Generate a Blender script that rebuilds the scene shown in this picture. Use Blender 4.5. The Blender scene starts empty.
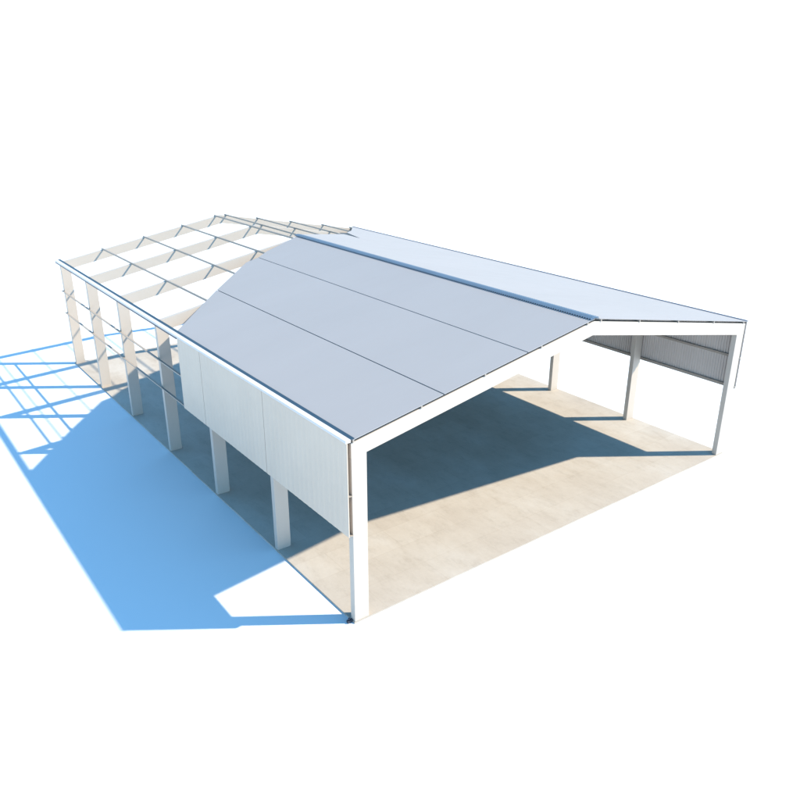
import bpy, math
from mathutils import Vector, Matrix
S = bpy.context.scene
COL = S.collection

# ---------------------------------------------------------------- sizes (metres)
W, BAY, NF = 20.0, 5.012, 7
L = BAY * (NF - 1)
H, R = 6.20, 8.007
K = (R - H) / (W / 2)
SLAB = 0.06
SUN = Vector((0.91586, -0.63325, 1.0)).normalized()

# ---------------------------------------------------------------- materials
def new_mat(name):
    m = bpy.data.materials.new(name); m.use_nodes = True
    nt = m.node_tree; nt.nodes.clear()
    out = nt.nodes.new('ShaderNodeOutputMaterial'); b = nt.nodes.new('ShaderNodeBsdfPrincipled')
    nt.links.new(b.outputs[0], out.inputs[0])
    return m, nt, b

def noise(nt, scale, detail=4, rough=.55, stretch=(1, 1, 1)):
    tc = nt.nodes.new('ShaderNodeTexCoord'); mp = nt.nodes.new('ShaderNodeMapping')
    mp.inputs['Scale'].default_value = stretch
    n = nt.nodes.new('ShaderNodeTexNoise'); n.inputs['Scale'].default_value = scale
    n.inputs['Detail'].default_value = detail; n.inputs['Roughness'].default_value = rough
    nt.links.new(tc.outputs['Object'], mp.inputs[0]); nt.links.new(mp.outputs[0], n.inputs['Vector'])
    return n

def ramp(nt, src, stops):
    r = nt.nodes.new('ShaderNodeValToRGB'); e = r.color_ramp.elements
    while len(e) < len(stops): e.new(.5)
    for el, (p, c) in zip(e, stops): el.position = p; el.color = (*c, 1)
    nt.links.new(src, r.inputs[0]); return r

def metal(name, col, rough, metallic=0.0, var=.06, spec=.5, stretch=(1, 1, 1), scale=.6):
    m, nt, b = new_mat(name)
    n = noise(nt, scale, 5, .6, stretch)
    lo = tuple(c * (1 - var) for c in col); hi = tuple(min(1, c * (1 + var)) for c in col)
    r = ramp(nt, n.outputs['Fac'], [(.3, lo), (.7, hi)])
    nt.links.new(r.outputs[0], b.inputs['Base Color'])
    n2 = noise(nt, scale * 7, 4, .6, stretch)
    mr = nt.nodes.new('ShaderNodeMapRange')
    mr.inputs['To Min'].default_value = rough - .05; mr.inputs['To Max'].default_value = rough + .07
    nt.links.new(n2.outputs['Fac'], mr.inputs['Value']); nt.links.new(mr.outputs[0], b.inputs['Roughness'])
    b.inputs['Metallic'].default_value = metallic
    b.inputs['Specular IOR Level'].default_value = spec
    return m

M = {}
M['frame'] = metal('warm_white_paint', (.55, .49, .43), .5, var=.03)
M['purlin'] = metal('galvanised_steel', (.37, .325, .28), .5, 0, var=.1)
M['roof'] = metal('pale_blue_grey_sheet', (.365, .355, .360), .45, 0, var=.02, spec=.1, stretch=(.25, 1, 1), scale=.35)
M['wall'] = metal('light_grey_sheet', (.67, .55, .44), .45, 0, var=.03)
M['wall_in'] = metal('mid_grey_sheet', (.64, .58, .54), .5, 0, var=.05)
M['gutter'] = metal('pale_gutter_steel', (.72, .68, .64), .4, 0, var=.03)
M['gutter_dark'] = metal('blue_rail_and_gutter_shade', (.03, .06, .095), .45, 0, var=.1)
M['ridge'] = metal('blue_ridge_steel', (.085, .15, .235), .45, 0, var=.08)
M['trim'] = metal('mauve_grey_trim', (.34, .33, .38), .5, 0, var=.05)
M['joint'] = metal('dark_joint_and_shade', (.055, .06, .065), .6, 0, var=.05)
M['bolt'] = metal('dark_bolt_steel', (.05, .06, .09), .5, .5)

def slab_mat():
    m, nt, b = new_mat('beige_concrete')
    n1 = noise(nt, .35, 7, .62, (1, .6, 1)); n2 = noise(nt, 1.6, 10, .78, (1.3, .6, 1)); n3 = noise(nt, 9, 6, .75)
    a = ramp(nt, n1.outputs['Fac'], [(.30, (.47, .42, .365)), (.5, (.52, .475, .42)), (.72, (.57, .54, .50))])
    c = ramp(nt, n2.outputs['Fac'], [(.34, (.78, .76, .74)), (.48, (.95, .945, .94)), (.62, (1.0, 1.0, 1.0))])
    d = ramp(nt, n3.outputs['Fac'], [(.3, (.92, .92, .92)), (.6, (1, 1, 1))])
    def mul(x, y, f=1):
        k = nt.nodes.new('ShaderNodeMix'); k.data_type = 'RGBA'; k.blend_type = 'MULTIPLY'; k.inputs[0].default_value = f
        nt.links.new(x, k.inputs[6]); nt.links.new(y, k.inputs[7]); return k.outputs[2]
    o = mul(mul(a.outputs[0], c.outputs[0], .6), d.outputs[0], .6)
    # board-sized pour panels with faintly different tone
    tc = nt.nodes.new('ShaderNodeTexCoord'); br = nt.nodes.new('ShaderNodeTexBrick')
    br.offset = .5; br.inputs['Scale'].default_value = 1
    br.inputs['Brick Width'].default_value = 2.5; br.inputs['Row Height'].default_value = 1.25
    br.inputs['Mortar Size'].default_value = .012; br.inputs['Mortar Smooth'].default_value = .6
    br.inputs['Color1'].default_value = (.93, .92, .91, 1); br.inputs['Color2'].default_value = (1, 1, 1, 1)
    br.inputs['Mortar'].default_value = (.86, .83, .8, 1)
    nt.links.new(tc.outputs['Object'], br.inputs['Vector'])
    o = mul(o, br.outputs['Color'], .8)
    nt.links.new(o, b.inputs['Base Color']); b.inputs['Roughness'].default_value = .9; b.inputs['Specular IOR Level'].default_value = .15
    bp = nt.nodes.new('ShaderNodeBump'); bp.inputs['Strength'].default_value = .15; bp.inputs['Distance'].default_value = .01
    nt.links.new(n3.outputs['Fac'], bp.inputs['Height']); nt.links.new(bp.outputs[0], b.inputs['Normal'])
    return m
M['slab'] = slab_mat()

def white_mat(name):
    m, nt, b = new_mat(name)
    n = noise(nt, .05, 3, .5)
    r = ramp(nt, n.outputs['Fac'], [(.3, (.78, .82, .86)), (.7, (.80, .84, .88))])
    nt.links.new(r.outputs[0], b.inputs['Base Color']); b.inputs['Roughness'].default_value = .9
    b.inputs['Specular IOR Level'].default_value = .1
    return m
M['ground'] = white_mat('white_ground')

# ---------------------------------------------------------------- mesh helper
class MB:
    def __init__(s): s.v = []; s.f = []
    def hexa(s, p):                      # 8 points: bottom loop 0-3, top loop 4-7
        n = len(s.v); s.v += [tuple(q) for q in p]
        for f in ((3, 2, 1, 0), (4, 5, 6, 7), (0, 1, 5, 4), (1, 2, 6, 5), (2, 3, 7, 6), (3, 0, 4, 7)):
            s.f.append(tuple(n + i for i in f))
    def box(s, a, b):
        (x0, y0, z0), (x1, y1, z1) = a, b
        s.hexa([(x0, y0, z0), (x1, y0, z0), (x1, y1, z0), (x0, y1, z0), (x0, y0, z1), (x1, y0, z1), (x1, y1, z1), (x0, y1, z1)])
    def prism(s, prof, y0, y1):          # profile in x,z swept along y
        n = len(s.v); m = len(prof)
        s.v += [(x, y0, z) for x, z in prof] + [(x, y1, z) for x, z in prof]
        for i in range(m):
            j = (i + 1) % m; s.f.append((n + i, n + j, n + m + j, n + m + i))
        s.f.append(tuple(n + i for i in range(m))[::-1]); s.f.append(tuple(n + m + i for i in range(m)))
    def build(s, name, mat, parent=None, bevel=0):
        me = bpy.data.meshes.new(name); me.from_pydata(s.v, [], s.f); me.validate()
        import bmesh
        bm = bmesh.new(); bm.from_mesh(me); bmesh.ops.recalc_face_normals(bm, faces=bm.faces); bm.to_mesh(me); bm.free()
        me.materials.append(mat)
        o = bpy.data.objects.new(name, me); COL.objects.link(o)
        if parent: o.parent = parent
        if bevel:
            b = o.modifiers.new('bevel', 'BEVEL'); b.width = bevel; b.segments = 2; b.limit_method = 'ANGLE'
        return o

# ---------------------------------------------------------------- setting
CX, CY = 5.0, 10.0
RAD = 4000.0
g = MB(); N = 96
g.v.append((CX, CY, 0)); g.v += [(CX + RAD * math.cos(2 * math.pi * i / N), CY + RAD * math.sin(2 * math.pi * i / N), 0) for i in range(N)]
g.f += [(0, 1 + i, 1 + (i + 1) % N) for i in range(N)]
ground = g.build('ground', M['ground']); ground['kind'] = 'structure'
sl = MB(); sl.box((0.0, -.01, .0), (W - .01, L + .1, SLAB))
slab = sl.build('concrete_slab', M['slab']); slab['kind'] = 'structure'

# ---------------------------------------------------------------- the building
B = bpy.data.objects.new('steel_building', None); COL.objects.link(B); B.location = (0, 0, 0)
B.empty_display_size = 2
B['label'] = 'half-clad white portal frame shed with pale blue-grey pitched roof standing on a beige slab'
B['category'] = 'building'

GAP = .085; SH = .022                     # purlin depth, sheet thickness
PB = SLAB
def roof_z(x): return H + K * (x if x <= W / 2 else W - x)
DROP = GAP + SH                          # rafter top lies this far under the sheet top
CD, CWD, RD = .52, .22, .50              # column depth, member width, rafter depth

def make_column(side):
    m = MB(); xo = .02 if side < 0 else W - .02; xi = xo + CD if side < 0 else xo - CD
    ti = roof_z(xi) - DROP - RD; to = roof_z(xo) - DROP - .004
    y0, y1 = 0, CWD
    a, b = (xo, xi)
    n = len(m.v)
    # outer edge rises to the rafter top, inner edge stops under the rafter
    m.hexa([(a, y0, PB), (b, y0, PB), (b, y1, PB), (a, y1, PB),
            (a, y0, to - (RD if side else 0)), (b, y0, ti), (b, y1, ti), (a, y1, to - RD)])
    return m
def make_rafter(side):
    m = MB(); xo, xm = (.02, W / 2) if side < 0 else (W - .02, W / 2)
    y0, y1 = 0, CWD
    zo, zm = roof_z(xo) - DROP, roof_z(xm) - DROP
    m.hexa([(xo, y0, zo - RD), (xm, y0, zm - RD), (xm, y1, zm - RD), (xo, y1, zo - RD),
            (xo, y0, zo), (xm, y0, zm), (xm, y1, zm), (xo, y1, zo)])
    return m
cl = make_column(-1).build('column', M['frame'], B, .008)
cr = make_column(1).build('column', M['frame'], B, .008)
rl = make_rafter(-1).build('rafter', M['frame'], B)
rr = make_rafter(1).build('rafter', M['frame'], B)
# foot bracket beside the nearest column
bk = MB(); bk.box((-.17, .10, .004), (.018, .20, .09)); bk.box((-.13, .13, .09), (-.07, .17, .17))
bk.build('foot_bracket', M['bolt'], cl, .01)
for i in range(1, NF):
    for o in (cl, cr, rl, rr):
        c = o.copy(); COL.objects.link(c); c.parent = B
        c.location.y = i * BAY - (CWD if i == NF - 1 else CWD / 2)

# purlins: C sections lying on the rafters
def purlin(x, y0, y1):
    m = MB(); w, t = .05, .012
    zb = roof_z(x) - DROP; s = K if x < W / 2 else -K
    def q(dx, dz): return (x + dx, zb + dz + s * dx)
    d = GAP - .002
    prof = [q(-w/2, .002), q(w/2, .002), q(w/2, d), q(-w/2, d)]
    if x > W / 2: prof = [(2 * x - px, pz + 2 * s * (x - px)) for px, pz in prof]
    m.prism(prof, y0, y1)
    return m.build('purlin', M['purlin'], B)
for s in (.25, .5, .745, .965):
    purlin(10 * s, -.025, L + .05)
    purlin(20 - 10 * s, -.025, L + .05)
purlin(.09, -.025, L + .05); purlin(W - .2, -.025, L + .05)

# girts outside the columns
def girt(side, z, y0, y1, w=.12, h=.045):
    m = MB(); a = .02 if side < 0 else W - .02; o = a + side * w; t = .012
    xs = (a, o)
    prof = [(a, z), (o, z), (o, z + h), (o - side * t, z + h), (o - side * t, z + t), (a, z + t)]
    m.prism(prof, y0, y1)
    return m.build('girt', M['purlin'], B)
for z in (3.14, 4.44): girt(-1, z, -.03, L + .05)
# right hand wall carries inside-visible girts
def box_part(name, mat, a, b, bev=0):
    m = MB(); m.box(a, b); return m.build(name, mat, B, bev)
for z, h in ((3.14, .13), (4.50, .10)): box_part('girt', M['purlin'], (W - .018, -.02, z), (W + .048, L, z + h))

# roof panels: sloping strips, each with a slanting end; rear edge given as (x, y) points
def roof_panel(x0, x1, rear):
    m = MB(); y0 = -.03
    pts = [(x0, y0), (x1, y0)] + [(x, y) for x, y in rear[::-1]]
    n = len(pts); base = len(m.v)
    m.v += [(x, y, roof_z(x) - SH) for x, y in pts] + [(x, y, roof_z(x)) for x, y in pts]
    for i in range(n):
        j = (i + 1) % n; m.f.append((base + i, base + j, base + n + j, base + n + i))
    m.f.append(tuple(range(base, base + n))[::-1]); m.f.append(tuple(range(base + n, base + 2 * n)))
    return m.build('roof_panel', M['roof'], B)
SG = .022
roof_panel(.06, 3.33 - SG, [(.06, 12.7), (3.33 - SG, 15.95)])
roof_panel(3.33 + SG, 6.80 - SG, [(3.33 + SG, 15.99), (6.05, 18.45), (6.80 - SG, 18.6)])
roof_panel(6.80 + SG, 9.985, [(6.80 + SG, 18.62), (7.6, 19.15), (9.985, 20.05)])
roof_panel(10.015, 15.0 - SG, [(10.015, 20.4), (15.0 - SG, 23.4)])
roof_panel(15.0 - SG + .004, 17.5, [(15.0 - SG + .004, 21.6), (16.05, 24.7), (17.5, 26.4)])
roof_panel(17.504, 20.08, [(17.504, 26.4), (20.08, 30.1)])

# dark joint strips added under the roof panel seams to stop sun leaking in
def seam(pts):
    m = MB(); n = len(pts)
    m.v += [(x, y, roof_z(x) - SH - .012) for x, y in pts] + [(x, y, roof_z(x) - SH - .002) for x, y in pts]
    for i in range(n):
        j = (i + 1) % n; m.f.append((i, j, n + j, n + i))
    m.f.append(tuple(range(n))[::-1]); m.f.append(tuple(range(n, 2 * n)))
    m.build('seam_and_shade_strip', M['joint'], B)
seam([(3.27, -.02), (3.39, -.02), (3.39, 15.9), (3.27, 15.8)])
seam([(6.74, -.02), (6.86, -.02), (6.86, 18.5), (6.74, 18.5)])
seam([(14.92, -.02), (15.08, -.02), (15.08, 21.6), (16.1, 24.7), (15.3, 24.4), (14.92, 23.35)])  # widened rear end puts the open wedge's shade in as dark colour
seam([(17.44, -.02), (17.56, -.02), (17.56, 26.2), (17.44, 26.1)])

# wall panels: ribbed sheets on the girts (ribs are vertical)
def wall_panel(side, y0, y1, z0, z1, y1b=None, pitch=.2, dep=.02, mat='wall'):
    m = MB(); xo = -.115 if side < 0 else W + .052
    th = .025; n = max(1, round((y1 - y0) / pitch)); ys = []
    for i in range(n):
        a = y0 + (y1 - y0) * i / n; p = (y1 - y0) / n
        ys += [(a, 0), (a + p * .42, 0), (a + p * .5, 1), (a + p * .92, 1)]
    ys.append((y1, 0))
    for y, k in ys:
        u = xo + side * dep * k
        m.v += [(u, y, z0), (u + side * th, y, z0), (u, y, z1), (u + side * th, y, z1)]
    for i in range(len(ys) - 1):
        a, b = 4 * i, 4 * i + 4
        m.f += [(a + 1, b + 1, b + 3, a + 3), (a, a + 2, b + 2, b), (a + 2, a + 3, b + 3, b + 2), (a, b, b + 1, a + 1)]
    e = 4 * (len(ys) - 1)
    m.f += [(0, 1, 3, 2), (e, e + 2, e + 3, e + 1)]
    return m.build('wall_panel', M[mat], B)
ZB = 3.13
for y0, y1 in ((-.03, BAY - .012), (BAY + .012, 2 * BAY - .012), (2 * BAY + .012, 12.2)):
    wall_panel(-1, y0, y1, ZB, H - .055, dep=.005, pitch=.3)
for i in range(NF - 1):
    wall_panel(1, i * BAY + (.012 if i else -.03), (i + 1) * BAY - .012, ZB, H - .045, dep=.025, pitch=.125, mat='wall_in')

# gutter along the left eave: broad pale outer lip, channel shade laid on as a dark strip
gm = MB()
gm.prism([(-.18, H - .05), (-.012, H - .05), (-.012, H + .035), (-.165, H + .012), (-.18, H)], -.04, L + .06)
gu = gm.build('gutter', M['gutter'], B)
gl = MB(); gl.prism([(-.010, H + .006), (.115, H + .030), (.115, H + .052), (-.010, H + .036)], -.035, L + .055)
gl.build('gutter_shade_strip', M['gutter_dark'], gu)
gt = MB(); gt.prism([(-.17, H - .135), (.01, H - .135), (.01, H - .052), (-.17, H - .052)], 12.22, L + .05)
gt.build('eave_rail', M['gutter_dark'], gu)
gr = MB(); gr.prism([(W + .02, H - .02), (W + .12, H - .04), (W + .12, H + .016), (W + .02, H + .04)], -.04, L + .06)
gr.build('gutter', M['trim'], B)

# ridge cap: ribbed strip folded over the ridge
rc = MB(); y = -.05; p = .11; wing = .21
ys = []
while y < 20.1:
    ys += [(y, 0), (y + p * .4, 0), (y + p * .5, 1), (y + p * .9, 1)]; y += p
for yy, k in ys:
    d = .012 + .045 * k
    rc.v += [(10 - wing, yy, roof_z(10 - wing) + d), (10, yy, R + .03 + .03 * k), (10 + wing, yy, roof_z(10 + wing) + d),
             (10 - wing, yy, roof_z(10 - wing) + d - .01), (10 + wing, yy, roof_z(10 + wing) + d - .01)]
for i in range(len(ys) - 1):
    a, b = 5 * i, 5 * i + 5
    rc.f += [(a, a + 1, b + 1, b), (a + 1, a + 2, b + 2, b + 1), (a, b, b + 3, a + 3), (a + 2, a + 4, b + 4, b + 2)]
rc.build('ridge_cap', M['ridge'], B)

# ---------------------------------------------------------------- light
w = bpy.data.worlds.new('World'); S.world = w; w.use_nodes = True
nt = w.node_tree; bg = nt.nodes['Background']
st = nt.nodes.new('ShaderNodeTexSky'); st.sky_type = 'NISHITA'; st.sun_disc = False
st.sun_elevation = math.asin(SUN.z); st.sun_rotation = math.atan2(SUN.x, SUN.y)
st.air_density = 1.0; st.dust_density = 0.0; st.ozone_density = 3.0
# the clear sky pales to white towards the horizon
tc = nt.nodes.new('ShaderNodeTexCoord'); sx = nt.nodes.new('ShaderNodeSeparateXYZ'); nt.links.new(tc.outputs['Generated'], sx.inputs[0])
mr = nt.nodes.new('ShaderNodeMapRange'); mr.interpolation_type = 'SMOOTHSTEP'
mr.inputs['From Min'].default_value = .115; mr.inputs['From Max'].default_value = .16
nt.links.new(sx.outputs['Z'], mr.inputs['Value'])
mx_ = nt.nodes.new('ShaderNodeMix'); mx_.data_type = 'RGBA'; mx_.inputs[6].default_value = (3.4, 3.5, 3.6, 1)
nt.links.new(mr.outputs[0], mx_.inputs[0]); tint = nt.nodes.new('ShaderNodeMix'); tint.data_type = 'RGBA'; tint.blend_type = 'MULTIPLY'; tint.inputs[0].default_value = 1
tint.inputs[7].default_value = (.67, 1.03, 1.01, 1)
nt.links.new(st.outputs[0], tint.inputs[6]); nt.links.new(tint.outputs[2], mx_.inputs[7])
nt.links.new(mx_.outputs[2], bg.inputs[0]); bg.inputs[1].default_value = .15
ld = bpy.data.lights.new('sun', 'SUN'); ld.energy = 3.4; ld.angle = math.radians(1.0); ld.color = (1, .87, .68)
lo = bpy.data.objects.new('sun', ld); COL.objects.link(lo)
lo.rotation_euler = SUN.to_track_quat('Z', 'Y').to_euler(); lo.location = SUN * 60

# ---------------------------------------------------------------- camera
f, yaw, pit, rol = 762.562, .64504, .38359, .00318
cy_, sy_ = math.cos(yaw), math.sin(yaw)
fwd = Vector((sy_ * math.cos(pit), cy_ * math.cos(pit), -math.sin(pit)))
rt = Vector((cy_, -sy_, 0)); up = rt.cross(fwd)
r2 = rt * math.cos(rol) + up * math.sin(rol); u2 = -rt * math.sin(rol) + up * math.cos(rol)
cd = bpy.data.cameras.new('camera'); cd.sensor_width = 36; cd.lens = f / 800 * 36; cd.clip_end = 9000; cd.clip_start = .1
co = bpy.data.objects.new('camera', cd); COL.objects.link(co)
mx = Matrix((r2, u2, -fwd)).transposed().to_4x4(); mx.translation = Vector((-10.4005, -16.102, 15.1225))
co.matrix_world = mx; S.camera = co

S.render.engine = 'CYCLES'
S.cycles.diffuse_bounces = 1
S.view_settings.view_transform = 'Standard'; S.view_settings.look = 'None'
S.view_settings.gamma = 1; S.view_settings.exposure = 1.1
